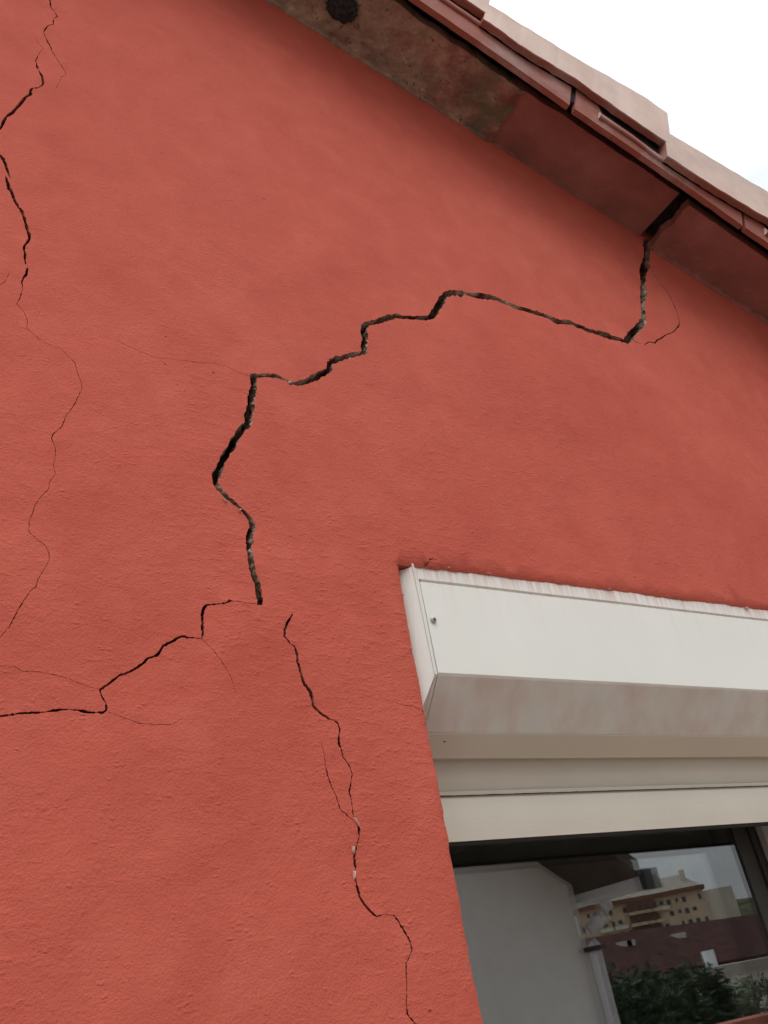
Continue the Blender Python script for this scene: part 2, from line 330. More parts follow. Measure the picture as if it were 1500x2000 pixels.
CR['hair'] = dict(L='hairline crack curling below the eave', P=[[
 (1273,528,1),(1288,550,1.1),(1302,568,1.4),(1311,585,1.7),(1320,603,1.7),(1327,628,2.1),(1325,637,3),(1317,647,3),(1300,655,3.4),(1283,665,3.4),(1280,670,3.2),(1268,668,3),(1262,671,3),(1258,676,2.2)],
 [(1234,664,2.4),(1244,668,2),(1252,671,1)]])
CR['corner'] = dict(L='short crack at the corner of the window opening', P=[[
 (824,1109,3),(831,1105,2.6),(835,1100,2.2),(839,1093,2.6),(846,1092,2),(853,1094,1.2)]])
CR['jamb'] = dict(L='hairline crack reaching the window edge', P=[[
 (773,1371,1),(785,1375,1.6),(793,1377,1.8),(807,1377,1.9),(817,1383,1.7),(838,1391,2)]])
CR['faint'] = dict(L='faint hairline crossing the plaster', P=[[
 (225,662,.7),(262,680,.9),(300,697,.9),(345,703,.9),(390,708,1),(420,710,.9),(440,715,1),(465,727,.9),(486,735,1)]])

# ------------------------------------------------------------------ house frame
house = empty('house', (0, 0, 0), 'red stuccoed gable house with wide stepped cracks below its tiled eave', 'house')
THR = R(20.8)
P0 = at(1250, 460); P0.y = 0
rv = Vector((math.cos(THR), 0, -math.sin(THR))); mv = Vector((math.sin(THR), 0, math.cos(THR)))
def RK(s, m, y): return P0 + rv * s + mv * m + Vector((0, y, 0))
JX = .553; OPT = H + .499; OPR = 1.66; OPB = H - .95; WT = .24   # window opening
SL, SR = -3.3, 1.9

# ---- stucco skin, triangulated round every crack and the window opening
def build_wall():
    V = []; E = []; Fc = []; tags = []
    def pt(x, z): V.append(Vector((x, z))); return len(V) - 1
    def face(idx, tg):
        a = sum(V[i].x * V[j].y - V[j].x * V[i].y for i, j in zip(idx, idx[1:] + idx[:1]))
        Fc.append(idx if a > 0 else idx[::-1]); tags.append(tg)
    top = lambda x: (P0 + rv * ((x - P0.x) / rv.x) + mv * 0).z + .07
    xl, xr = RK(SL, 0, 0).x, RK(SR, 0, 0).x
    # opening polygon, with a hand made irregular edge
    ed = []
    def jag(a, b, n, amp):
        for k in range(n):
            t = k / n; x = a[0] + (b[0] - a[0]) * t; z = a[1] + (b[1] - a[1]) * t
            dx, dz = b[0] - a[0], b[1] - a[1]; l = math.hypot(dx, dz)
            j = amp * (fbm(x * 60, z * 60, 3) * .9 + fbm(x * 9, z * 9, 7) * .9)
            ed.append((x - dz / l * j, z + dx / l * j))
    jag((JX, OPB), (JX, OPT), 330, .0013)
    jag((JX, OPT), (OPR, OPT), 420, .0017)
    jag((OPR, OPT), (OPR, OPB), 30, .001)
    jag((OPR, OPB), (JX, OPB), 20, .001)
    oi = [pt(x, z) for x, z in ed]
    face(oi, 'open')
    inner = []
    for x, z in ed:   # second ring just outside the opening for a rounded arris
        ox = -1 if x < JX + .01 else (1 if x > OPR - .01 else 0)
        oz = 1 if z > OPT - .01 else (-1 if z < OPB + .01 else 0)
        inner.append((x + ox * .006, z + oz * .006))
    for x, z in inner: pt(x, z)
    # cracks
    cid = 0; names = []
    for key, c in CR.items():
        for pl in c['P']:
            pts = []
            for k in range(len(pl) - 1):
                (x0, y0, w0), (x1, y1, w1) = pl[k], pl[k + 1]
                n = max(1, int(math.hypot(x1 - x0, y1 - y0) / 3.2))
                for i in range(n):
                    t = i / n; pts.append((x0 + (x1 - x0) * t, y0 + (y1 - y0) * t, w0 + (w1 - w0) * t))
            pts.append(pl[-1])
            sec = []
            for k, (x, y, w) in enumerate(pts):
                a = pts[max(0, k - 1)]; b = pts[min(len(pts) - 1, k + 1)]
                dx, dy = b[0] - a[0], b[1] - a[1]; l = math.hypot(dx, dy) or 1; nx, ny = -dy / l, dx / l
                jj = (fbm(x * .22, y * .22, cid) * 1.0) * (0.9 if w < 6 else .6)
                wob = w * (.5 + .22 * fbm(x * .13, y * .13, 20 + cid)) + (.5 * random.uniform(-1, 1) if w > 3 else .16 * random.uniform(-1, 1))
                wob2 = w * (.5 + .22 * fbm(x * .13, y * .13, 40 + cid)) + (.5 * random.uniform(-1, 1) if w > 3 else .16 * random.uniform(-1, 1))
                if w < 2.3: wob *= .68; wob2 *= .68
                if w < 4.2:
                    br = .75 + .75 * fbm(x * .35, y * .35, 60 + cid); br = max(.18, min(1.25, br)); wob *= br; wob2 *= br
                wob = max(.14, wob); wob2 = max(.14, wob2)
                p = at(x + nx * (jj + wob), y + ny * (jj + wob)); q = at(x + nx * (jj - wob2), y + ny * (jj - wob2))
                sec.append((pt(p.x, p.z), pt(q.x, q.z)))
            for k in range(len(sec) - 1):
                a, b = sec[k]; c2, d = sec[k + 1]
                face([a, b, d], key); face([a, d, c2], key)
            cid += 1
    # outer boundary
    ob = [pt(xl, 0), pt(xr, 0)]
    n = 40
    ob += [pt(xr + (xl - xr) * k / n, top(xr + (xl - xr) * k / n)) for k in range(n + 1)]
    face(ob, 'wall')
    g = .028; x = -.5
    while x < 2.35:
        z = H - .35
        while z < H + 2.2:
            px = x + random.uniform(-.3, .3) * g; pz = z + random.uniform(-.3, .3) * g
            if pz < top(px) - .01: pt(px, pz)
            z += g
        x += g
    # CDT
    vo, eo, fo, ov, oe, of = delaunay_2d_cdt(V, E, Fc, 0, 1e-6)
    keep = []; rem = []
    for f, o in zip(fo, of):
        tg = {tags[i] for i in o}
        if not tg: continue
        if 'open' in tg: rem.append((f, 'open')); continue
        ck = [t for t in tg if t != 'wall']
        if ck: rem.append((f, ck[0])); continue
        keep.append(f)
    def ydisp(x, z):
        return .0030 * fbm(x * 5, z * 5, 1) + .0016 * fbm(x * 22, z * 22, 5)
    edv = set()
    V3 = []
    for v in vo: V3.append(Vector((v.x, ydisp(v.x, v.y), v.y)))
    # arris: vertices on the opening edge sit back a little
    for i, v in enumerate(vo):
        if JX - .004 < v.x < OPR + .004 and OPB - .004 < v.y < OPT + .004: V3[i].y += .0035
    # orient so that normals face -y
    ff = []
    for f in keep:
        a, b, c = [V3[i] for i in f[:3]]
        nrm_ = (b - a).cross(c - a)
        ff.append(list(f) if nrm_.y < 0 else list(reversed(f)))
    wall = obj('wall', V3, ff, MAT['stucco'], house, smooth=True)
    # boundary edges towards each removed region
    kede = set()
    for f in keep:
        for a, b in zip(f, f[1:] + f[:1]): kede.add((a, b)); kede.add((b, a))
    per = {}
    for f, key in rem:
        for a, b in zip(f, f[1:] + f[:1]):
            if (a, b) in kede: per.setdefault(key, []).append((a, b))
    # widen centre for each crack vertex: mean of removed neighbours gives the inward direction
    cen = {}
    for f, key in rem:
        c = sum((V3[i] for i in f), Vector()) / 3
        for i in f: cen.setdefault(i, []).append(c)
    for key, es in per.items():
        if key == 'open': continue
        vid = {}; vs = []
        thin = key != 'stepped'
        depth = (.0, .002, .005, .010, .018, .034) if thin else (.0, .003, .008, .015, .024, .034)
        def ring(i):
            if i in vid: return vid[i]
            b = len(vs); p = V3[i]; d = (sum(cen[i], Vector()) / len(cen[i]) - p); d.y = 0
            dl = min(d.length, .006); d = d.normalized() if d.length > 1e-7 else Vector()
            for k, dp in enumerate(depth):
                q = p.copy(); q.y += dp
                if k:
                    j = Vector((noise.noise(Vector((p.x * 160, p.z * 160, k * 3.1))), 0, noise.noise(Vector((p.x * 160 + 50, p.z * 160, k * 3.1)))))
                    q += j * min(.0032, dl * 1.3) + d * dl * (.5 * noise.noise(Vector((p.x * 45, p.z * 45, k * 1.7))) )
                vs.append(q)
            vid[i] = b; return b
        fs = []
        for a, b in es:
            ra, rb = ring(a), ring(b)
            for k in range(len(depth) - 1): fs.append((ra + k, rb + k, rb + k + 1, ra + k + 1))
        o = obj('crack', vs, fs, MAT['thinmortar' if thin else 'mortar'], wall); tag(o, CR[key]['L'])
    # reveals of the window opening
    vs = []; fs = []
    for a, b in per['open']:
        k = len(vs); pa, pb = V3[a], V3[b]
        vs += [pa, pb, Vector((pb.x, WT, pb.z)), Vector((pa.x, WT, pa.z))]; fs.append((k, k + 1, k + 2, k + 3))
    obj('reveal', vs, fs, MAT['stucco'], wall)
    return wall, xl, xr, top
wall, XL, XR, wtop = build_wall()

# ---- masonry behind the plaster (cut by the same opening)
mb = MB(); yb0, yb1 = .036, WT + .0
def mason(x0, z0, x1, z1):
    mb.box((x0, yb0, z0), (x1, yb1, z1))
mason(XL, 0, JX - .01, wtop(JX)-.5); mason(JX - .01, 0, OPR + .01, OPB - .01); mason(OPR + .01, 0, XR, OPT + .01)
n = 24
for k in range(n):
    a = XL + (XR - XL) * k / n; b = XL + (XR - XL) * (k + 1) / n
    mb.add([(a, yb0, 0 if a < JX - .2 and b < JX - .2 else OPT + .01), (b, yb0, 0 if a < JX - .2 and b < JX - .2 else OPT + .01), (b, yb0, wtop(b)), (a, yb0, wtop(a))], [(0, 1, 2, 3)])
mb2 = MB()
def topz(x): return wtop(x)
# single clean masonry sheet with thickness
mb = MB()
cols = [XL] + [XL + (JX - .01 - XL) * k / 10 for k in range(1, 11)] + [JX - .01 + (OPR + .02 - JX) * k / 6 for k in range(1, 7)] + [OPR + .01 + (XR - OPR - .01) * k / 4 for k in range(1, 5)]
for a, b in zip(cols, cols[1:]):
    inside = a > JX - .02 and b < OPR + .02
    spans = [(OPT + .012, None), (0, OPB - .012)] if inside else [(0, None)]
    for z0, z1 in spans:
        za = z1 if z1 is not None else wtop(a) - .004; zb = z1 if z1 is not None else wtop(b) - .004
        mb.add([(a, yb0, z0), (b, yb0, z0), (b, yb0, zb), (a, yb0, za), (a, yb1, z0), (b, yb1, z0), (b, yb1, zb), (a, yb1, za)],
               [(0, 1, 2, 3), (5, 4, 7, 6), (3, 2, 6, 7), (0, 4, 5, 1)])
mb.build('masonry', MAT['core'], house)

# ---- loose chips of bare plaster along the cracks and the window head
def chip(x, y, w, h, rot, y0=-.002, name='plaster_chip', mat='chip', seed=0):
    c = at(x, y, y0); e = at(x + 1, y, y0) - c; sc = e.length
    rnd = random.Random(seed); n = 9; f = []; b = []
    for k in range(n):
        a = 2 * math.pi * k / n; rr = rnd.uniform(.65, 1.15)
        u, v = w * .5 * math.cos(a) * rr * sc, h * .5 * math.sin(a) * rr * sc
        X = u * math.cos(rot) - v * math.sin(rot); Z = u * math.sin(rot) + v * math.cos(rot)
        f.append(c + Vector((X * .75, rnd.uniform(-.0006, .0004), Z * .75))); b.append(c + Vector((X, .006, Z)))
    vs = f + b + [c + Vector((0, -.0012, 0))]; m = MB()
    m.add(vs, [(k, (k + 1) % n, n + (k + 1) % n, n + k) for k in range(n)] + [(2 * n, (k + 1) % n, k) for k in range(n)])
    return m.build(name, MAT[mat], wall)
for i, a in enumerate([(692, 1658, 4.5, 15, .1), (694, 1708, 3, 18, -.1), (698, 1604, 3, 20, .5), (440, 975, 3, 14, .9), (470, 995, 4, 6, .9),
                       (566, 746, 3, 17, -.9), (878, 1108, 17, 4, -.1), (955, 1119, 13, 2.2, -.1), (1192, 1150, 7, 1.8, 0), (1460, 1187, 9, 2.5, -.1), (788,1160,3,6,.2),(805,1265,3,4,.2)]):
    chip(*a, seed=i, y0=(.0012 if 1100 < a[1] < 1190 else -.001))

# ------------------------------------------------------------------ eave slabs (projecting clay slabs under the verge)
PB = .130
def slab(s0, s1, mi0, mi1, mo0, mo1, mat, rough, name='eave_slab', label=None, raw0=0, raw1=0):
    """clay slab from s0 to s1; underside height at wall mi, at outer edge mo"""
    ns = max(6, int((s1 - s0) / .008)); ny = 16; secs = []; th = .032
    vs = []; fs = []
    def P(i, j):
        t = i / ns; u = j / ny; s = s0 + (s1 - s0) * t
        y = .02 - (PB + .02) * u; y0 = y
        m = (mi0 + (mi1 - mi0) * t) * (1 - u) + (mo0 + (mo1 - mo0) * t) * u
        p = RK(s, m, y)
        m += rough * (.004 * fbm(p.x * 18, p.y * 18, 2) + .0015 * fbm(p.x * 80, p.y * 80, 9)) + .0006 * fbm(p.x * 30, p.y * 30, 4)
        if i == 0: s += raw0 * (.006 * fbm(y * 30, 0, 5) + .003 * fbm(y * 120, 0, 6))
        if i == ns: s += raw1 * (.006 * fbm(y * 30, 3, 5) + .003 * fbm(y * 120, 3, 6))
        if j == ny: y += .0025 * fbm(s * 14, 0, 8) * (1 + rough) + .001 * fbm(s * 60, 0, 3)
        return s, m, y
    for i in range(ns + 1):
        for j in range(ny + 1):
            s, m, y = P(i, j); vs.append(RK(s, m, y))
    n1 = len(vs)
    for i in range(ns + 1):
        for j in range(ny + 1):
            s, m, y = P(i, j); vs.append(RK(s, m + th, y))
    W_ = ny + 1
    for i in range(ns):
        for j in range(ny):
            a = i * W_ + j; fs.append((a, a + 1, a + W_ + 1, a + W_)); fs.append((n1 + a, n1 + a + W_, n1 + a + W_ + 1, n1 + a + 1))
    for i in range(ns):
        a = i * W_ + ny; fs.append((a, n1 + a, n1 + a + W_, a + W_)); a = i * W_; fs.append((a, a + W_, n1 + a + W_, n1 + a))
    for j in range(ny):
        a = j; fs.append((a, n1 + a, n1 + a + 1, a + 1)); a = ns * W_ + j; fs.append((a, a + 1, n1 + a + 1, n1 + a))
    o = obj(name, vs, fs, MAT[mat], house)
    if label: tag(o, label)
    return o
slab(.026, .47, -.034, -.006, -.030, -.030, 'ceramic', .25, raw0=1.0, label='cracked clay eave slab with a broken raw end')
slab(.476, .92, -.006, -.01, -.03, -.03, 'ceramic', .3)
slab(.926, 1.40, -.01, -.01, -.03, -.03, 'ceramic', .3)
slab(-.46, 0.0, -.022, 0.0, -.022, -.001, 'ceramic', .2)
slab(-.98, -.432, -.049, -.030, -.034, -.027, 'smear', 1.3, raw1=1.3, label='clay eave slab smeared with old mortar')
slab(-1.5, -.984, -.047, -.047, -.03, -.03, 'smear', 1.2, label='mortar stained clay eave slab')
for k in range(4): slab(-1.98 - .48 * k, -1.504 - .48 * k, -.04, -.04, -.03, -.03, 'ceramic', .4)
# mortar fillet between wall and slabs
def fillet(s0, s1, mi0, mi1, r, mat, seed, lab=None):
    ns = int((s1 - s0) / .006); secs = []
    for k in range(ns + 1):
        t = k / ns; s = s0 + (s1 - s0) * t; m = mi0 + (mi1 - mi0) * t
        rr = r * (.55 + .75 * abs(fbm(s * 14, seed, 0)) + .5 * fbm(s * 55, seed, 2)); rr = max(.0012, rr)
        dn = rr * (.8 + .5 * fbm(s * 90, seed, 4))
        secs.append([RK(s, m + .006, -rr * 1.8), RK(s, m - .3 * dn, -rr), RK(s, m - dn, -.002), RK(s, m - dn, .01), RK(s, m + .012, .01)])
    m_ = MB(); m_.sweep(secs)
    return m_.build('mortar_bead', MAT[mat], house)
fillet(-1.5, -.44, -.058, -.030, .0085, 'smear', 1)
fillet(-.43, -.01, -.028, -.004, .004, 'ceramic', 2)
fillet(.035, 1.0, -.036, -.004, .0065, 'ceramic', 3)
# sooty lump by the vent
def lump(px, py, y, rx, ry):
    c = at(px, py, y); m = MB(); n = 26; q = []
    for i in range(n + 1):
        for j in range(n + 1):
            u = (i / n - .5) * 2; v = (j / n - .5) * 2; r = math.hypot(u, v)
            edge = 1 - .25 * fbm(u * 2, v * 2, 3)
            h = max(0, 1 - (r / edge) ** 2) ** .5 * .006 if r < edge else -.001
            h += .0035 * fbm(u * 6, v * 6, 1) if r < edge else 0
            q.append(c + rv * u * rx + Vector((0, v * ry, 0)) - mv * h)
    m.add(q, [(i * (n + 1) + j, i * (n + 1) + j + 1, (i + 1) * (n + 1) + j + 1, (i + 1) * (n + 1) + j) for i in range(n) for j in range(n) if math.hypot((i + .5) / n - .5, (j + .5) / n - .5) < .48 + .06 * fbm(i * .3, j * .3, 1)])
    return tag(m.build('soot_patch', MAT['soot'], house, smooth=True), 'black sooty lump on the eave underside')
_l = None
for k in range(60):   # height on the slab underside plane for the pixel
    yy = -.10 + k * .002
    p = at(668, 14, yy); mm = (p - P0).dot(mv)
    if abs(mm + .040) < .006: _l = yy; break
lump(668, 14, _l if _l is not None else -.07, .036, .030)

# mortar bed over the slabs, under the tiles, coloured dark for slot shade
mb = MB()
prof = [(-.128 + .012, .036), (-.128 + .012, .060), (-.1555, .058), (-.1555, -.012), (-.1625, -.012), (-.1625, .085), (.30, .085), (.30, .036)]  # outer drop wall added to keep light out of slot and wedge
secs = []
for k in range(61):
    s = SL + .2 + (1.45 - SL) * k / 61
    secs.append([RK(s, m + (.0015 * fbm(s * 30, i, 2)), y + (.003 * fbm(s * 22, i, 1) if i < 2 else 0)) for i, (y, m) in enumerate(prof)])
mb.sweep(secs); mb.build('mortar_bed', MAT['bedding'], house)

# ------------------------------------------------------------------ verge tiles
def lerp(pl, s):
    if s <= pl[0][0]: return pl[0][1]
    for (a, b), (c, d) in zip(pl, pl[1:]):
        if s <= c: return b + (d - b) * (s - a) / (c - a)
    return pl[-1][1]
def sm_of(px, py, y):
    v = at(px, py, y) - P0; return (v.dot(rv), v.dot(mv))
YO = -.187
lip1 = [sm_of(x, y, YO) for x, y in ((952, 42), (1032, 99), (1124, 154), (1180, 194), (1260, 250), (1311, 283))]
top1 = [sm_of(x, y, YO) for x, y in ((952, 0), (1050, 61), (1132, 112), (1200, 150), (1262, 186))]
lip2 = [sm_of(x, y, YO) for x, y in ((1295, 299), (1340, 329), (1388, 360), (1447, 396), (1500, 427))]
top2 = [sm_of(x, y, YO) for x, y in ((1290, 245), (1360, 286), (1430, 328), (1500, 370))]
print('lip1', lip1); print('top1', top1); print('lip2', lip2); print('top2', top2)
EXP = .485
LEN1 = lip1[-1][0]
lipN = [(s - LEN1, m) for s, m in lip1]; topN = [(s - top1[-1][0], m) for s, m in top1]
def verge_tile(s_end, lp, tp, label, seam_lo, seam_hi, s_beg=None, s_vis=-9):
    lows = []
    s_beg = s_beg if s_beg is not None else s_end - .66
    ss = sorted([s_beg + (s_end - s_beg) * k / 56 for k in range(57)] + [s_vis - .0003, s_vis]); ns = len(ss) - 1; secs = []
    if s_vis < s_beg: ss = ss[2:]; ns -= 2
    for k in range(ns + 1):
        s = ss[k]; t = (s - s_beg) / (s_end - s_beg)
        yo = YO + .024 * max(0, (1 - t) - .78) / .22      # upper end nests inside the neighbour
        ml = lerp(lp, s) + .0012 * fbm(s * 40, s_end, 1) + .0006 * fbm(s * 160, s_end, 1); mt = lerp(tp, s)
        yo += .0012 * fbm(s * 25, s_end, 4)
        th = .0135 + .0015 * fbm(s * 50, s_end, 9)
        low = s < s_vis; yi = (YO + .029) if low else .22
        if low: mt = ml + .030; yo = YO + .012
        lows.append(low)
        prof = [(yo + th + .001, ml - .001), (yo + .002, ml), (yo, ml + .003), (yo, mt - .016), (yo + .003, mt - .006), (yo + .011, mt), (yo + (.018 if low else .06), mt + .004), (yi, mt + .002),
                (yi, mt - .012), (yo + (.018 if low else .06), mt - .010), (yo + .016, mt - .016), (yo + .0135, mt - .03)]
        secs.append([RK(s, m, y) for y, m in prof])
    m_ = MB(); m_.sweep(secs)
    mi = []
    for fi, f in enumerate(m_.f):
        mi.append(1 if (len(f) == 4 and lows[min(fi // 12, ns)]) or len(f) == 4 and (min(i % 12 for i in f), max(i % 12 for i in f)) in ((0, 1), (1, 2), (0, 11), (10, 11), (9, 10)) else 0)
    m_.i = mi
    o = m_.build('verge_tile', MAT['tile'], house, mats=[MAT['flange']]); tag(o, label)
    # the unweathered lip and nesting flange below it, darkened for the overhang's shade
    ns = 60; secs = []
    for k in range(ns + 1):
        t = k / ns; s = seam_lo + (seam_hi - seam_lo) * t
        lo = -.046 + .0012 * fbm(s * 30, 1, s_end) + .004 * math.sin(t * 3.1)
        mtop = lerp(lp, s) + .004
        q = s_beg + .012
        if s < q: mtop = .052 - max(0, (s - q + .02) / .02) ** 2 * .05
        yb = -.1535 + .0008 * fbm(s * 40, 2, s_end); yf = -.1655
        secs.append([RK(s, lo, yb), RK(s, lo + .001, yf), RK(s, (lo + mtop) * .5, yf - .002), RK(s, mtop - .006, yf - .0035), RK(s, mtop, yf - .002), RK(s, mtop, yb)])
    m_ = MB(); m_.sweep(secs)
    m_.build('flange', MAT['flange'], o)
    return o
lp1 = [(-.80, lip1[0][1] - .01)] + lip1
l2 = [(-.27, -.020), (-.18, -.018)] + lip2; t2 = [(-.26, .06)] + top2
verge_tile(lip1[-1][0], lp1, [(-.80, .09)] + top1, 'weathered clay verge tile ending in a lifted lower corner', -.815, -.340, s_beg=-.76, s_vis=-.580)
verge_tile(lip2[-1][0] + .17, l2, t2, 'clay verge tile tucked below the lifted one', -.326, .150, s_beg=-.265, s_vis=-.090)
o0 = [(s - EXP, m + .006) for s, m in lip1]; q0 = [(s - EXP, m) for s, m in top1]
verge_tile(sm_of(951, 26, YO)[0], [(-1.3, .045)] + o0 + [(-.5, lip1[-1][1] + .008)], [(-1.3, .09)] + q0, 'clay verge tile at the top end of the visible eave', -1.30, -.830, s_beg=-1.24, s_vis=-1.07)
# further tiles up and down the slope
for k in (1, 2, 3, 4):
    ds = -EXP * (k + 1)
    verge_tile(lip1[-1][0] + ds, [(s + ds, m) for s, m in lp1], [(s + ds, m) for s, m in [(-.80, .09)] + top1], 'clay verge tile higher up the slope', -.815 + ds, -.340 + ds, s_beg=-.76 + ds, s_vis=-.580 + ds)
for k in (1, 2):
    ds = EXP * (k)
    verge_tile(lip2[-1][0] + .17 + ds, [(s + ds, m) for s, m in l2], [(s + ds, m) for s, m in t2], 'clay verge tile further down the eave', -.326 + ds, .150 + ds, s_beg=-.265 + ds, s_vis=-.090 + ds)

# roof covering behind the verge: barrel rows running down the slope, plus the far slope
def roof_sheet():
    m_ = MB(); ny = 120; y1 = 4.3
    def rowm(y): return .118 + .020 * abs(math.sin((y - .2) * math.pi / .22))
    for (A, B) in (((SL, SR - .05),),)[0:1][0:0] or [(SL, 1.5)]:
        vs = []
        for s in (A, B):
            for k in range(ny + 1):
                y = .18 + (y1 - .18) * k / ny; vs.append(RK(s, rowm(y), y))
        fs = [(k, k + 1, ny + 2 + k, ny + 1 + k) for k in range(ny)]
        m_.add(vs, fs)
    ap = RK(SL, 0, 0)
    rv2 = Vector((-math.cos(THR), 0, -math.sin(THR))); mv2 = Vector((-math.sin(THR), 0, math.cos(THR)))
    vs = []
    for s in (-.02, 3.6):
        for k in range(ny + 1):
            y = -.18 + (y1 + .18) * k / ny; vs.append(ap + Vector((0, 0, .02)) + rv2 * s + mv2 * rowm(y) + Vector((0, y, 0)))
    m_.add(vs, [(k + 1, k, ny + 1 + k, ny + 2 + k) for k in range(ny)])
    return m_.build('roof', MAT['tile'], house)
roof_sheet()
# remaining walls of the house (left half of the gable, sides, back)
ap = RK(SL, 0, 0); HX0 = ap.x - 3.3; ez = ap.z - 3.3 * math.tan(THR)
mb = MB()
mb.add([(HX0, 0, 0), (XL, 0, 0), (XL, 0, ap.z + .06), (HX0, 0, ez)], [(0, 1, 2, 3)])
mb.add([(HX0, 0, 0), (HX0, 4.2, 0), (HX0, 4.2, ez), (HX0, 0, ez)], [(0, 3, 2, 1)])
mb.add([(XR, 0, 0), (XR, 4.2, 0), (XR, 4.2, wtop(XR)), (XR, 0, wtop(XR))], [(0, 1, 2, 3)])
mb.add([(HX0, 4.2, 0), (XR, 4.2, 0), (XR, 4.2, wtop(XR)), (XL, 4.2, ap.z + .06), (HX0, 4.2, ez)], [(0, 4, 3, 2, 1)])
mb.build('side_walls', MAT['stucco'], house)
# dark room behind the window
mb = MB(); a = (JX - .6, WT + .002, H - 1.7); b = (OPR + .8, 3.2, H + .62)
x0, y0, z0 = a; x1, y1, z1 = b
mb.add([(x0, y0, z0), (x1, y0, z0), (x1, y1, z0), (x0, y1, z0), (x0, y0, z1), (x1, y0, z1), (x1, y1, z1), (x0, y1, z1)],
       [(0, 1, 2, 3), (4, 7, 6, 5), (1, 5, 6, 2), (2, 6, 7, 3), (3, 7, 4, 0)])
mb.build('room', MAT['room'], house)

# ------------------------------------------------------------------ roller shutter box
def lineX(pts_yz, x0, x1, name, mat, parent, n=2, wav=0):
    m_ = MB(); secs = []
    for k in range(n):
        x = x0 + (x1 - x0) * k / (n - 1)
        secs.append([Vector((x, y + wav * fbm(x * 7, y * 30, 1), z + wav * .5 * fbm(x * 9, z * 20, 5))) for y, z in pts_yz])
    m_.sweep(secs)
    return m_.build(name, mat, parent)
zg = at(1160, 1172, .004).z            # groove
zb = at(1160, 1333, .004).z            # lower arris of the face
zc = at(1160, 1434, .055).z; zd = at(1160, 1478, .074).z
print('box z', zg - H, zb - H, zc - H, zd - H)
PX = at(819, 1132, .004).x; BXR = OPR - .012
box = empty('shutter_box', (PX, 0, H), 'x', 'x'); box.parent = house
del box['label']; del box['category']; tag(box, 'white shutter box stained pink by wall paint')
bxp = box
lineX([(.0045, OPT + .012), (.0045, zg + .0022), (.0085, zg + .0014), (.0085, zg - .0014), (.0035, zg - .0026), (.0025, zb + .002), (.0045, zb - .0012), (.055, zc),
       (.058, zc + .001), (.058, OPT + .012)], PX, BXR, 'face_panel', MAT['alu'], bxp, 40, .0006)
lineX([(.0555, zc - .0015), (.0745, zd + .001), (.0755, zd - .0005), (.085, zd + .0005), (.085, zc + .05), (.0595, zc + .05)], PX - .006, BXR + .003, 'lower_trim', MAT['underbox'], bxp, 30, .0004)
# end cap with a raised flange, left
def cap(xa_top, xa_bot, xb_off, name='end_cap'):
    m_ = MB()
    zt = OPT + .002; prof = [(0.0, zt, 0), (0.0, zb - .001, 1), (.052, zc + .001, 1), (.12, zc + .001, 1), (.12, zt, 0)]
    A = []; B = []
    for y, z, k in prof:
        xa = xa_top if k == 0 else xa_bot
        A.append(Vector((xa, y, z))); B.append(Vector((xa + xb_off, y + .0012, z)))
    m_.sweep([A, B]); return m_.build(name, MAT['alu'], bxp)
xt = at(804, 1108, .002).x; xb_ = at(847, 1313, .002).x
print('PX', PX, 'cap', xt, xb_)
cap(xt, xb_, .0035)
m_ = MB(); zt = OPT - .0025
m_.sweep([[Vector((xt + .001, .0012, zt)), Vector((xb_ + .001, .0012, zb - .001)), Vector((xb_ + .001, .052, zc + .001)), Vector((xb_ + .001, .09, zc + .001)), Vector((xt + .001, .09, zt))],
          [Vector((JX + .0012, .022, zt - .001)), Vector((JX + .0012, .022, zc + .004)), Vector((JX + .0012, .050, zc + .003)), Vector((JX + .0012, .09, zc + .002)), Vector((JX + .0012, .09, zt - .001))]])
m_.build('side_plate', MAT['alu'], bxp)
# narrow pressed strip between flange and face, and dark joint
m_ = MB(); m_.sweep([[Vector((xt + .0045, .0036, OPT)), Vector((xb_ + .0045, .0036, zb)), Vector((xb_ + .0045, .054, zc)), Vector((xb_ + .0045, .07, zc)), Vector((xt + .0045, .07, OPT))],
                     [Vector((PX - .0010, .0036, OPT)), Vector((PX - .0010, .0036, zb)), Vector((PX - .0010, .054, zc)), Vector((PX - .0010, .07, zc)), Vector((PX - .0010, .07, OPT))]])
m_.build('pressed_strip', MAT['alu'], bxp)
m_ = MB(); m_.sweep([[Vector((x, .0075, OPT)), Vector((x, .0075, zb)), Vector((x, .057, zc + .001)), Vector((x, .09, zc)), Vector((x, .09, OPT))] for x in (PX - .004, PX + .004)])
m_.build('dark_joint', MAT['gasket'], bxp)
# screw with cross recess
sc = at(846, 1211, .0028)
m_ = MB(); secs = []
for r, y in ((.0001, -.0030), (.0030, -.0028), (.0042, -.0016), (.0045, .002)):
    secs.append([sc + Vector((r * math.cos(a), y, r * math.sin(a))) for a in [2 * math.pi * k / 16 for k in range(16)]])
m_.sweep(secs); s_ = m_.build('screw', MAT['steel'], bxp, smooth=True)
m_ = MB(); m_.box((sc.x - .0026, sc.y - .0034, sc.z - .0004), (sc.x + .0026, sc.y - .0026, sc.z + .0004)); m_.box((sc.x - .0004, sc.y - .0035, sc.z - .0019), (sc.x + .0004, sc.y - .0026, sc.z + .0019))
m_.build('cross_recess', MAT['gasket'], bxp)
# small dirt mark on the trim
for k in range(60):
    yy = .0555 + .019 * k / 60; c0 = at(868, 1449, yy); zl = zc - .0015 + (zd + .001 - zc + .0015) * (yy - .0555) / .019
    if abs(c0.z - zl) < .0006: break
m_ = MB(); m_.sweep([[c0 + Vector((dx, -.0004, dz)) for dx, dz in ((-.0026, .0002), (0, .0011), (.0024, .0004), (.001, -.0006))], [c0 + Vector((dx, .0012, dz)) for dx, dz in ((-.0026, .0002), (0, .0011), (.0024, .0004), (.001, -.0006))]])
m_.build('dirt_spot', MAT['gasket'], bxp)

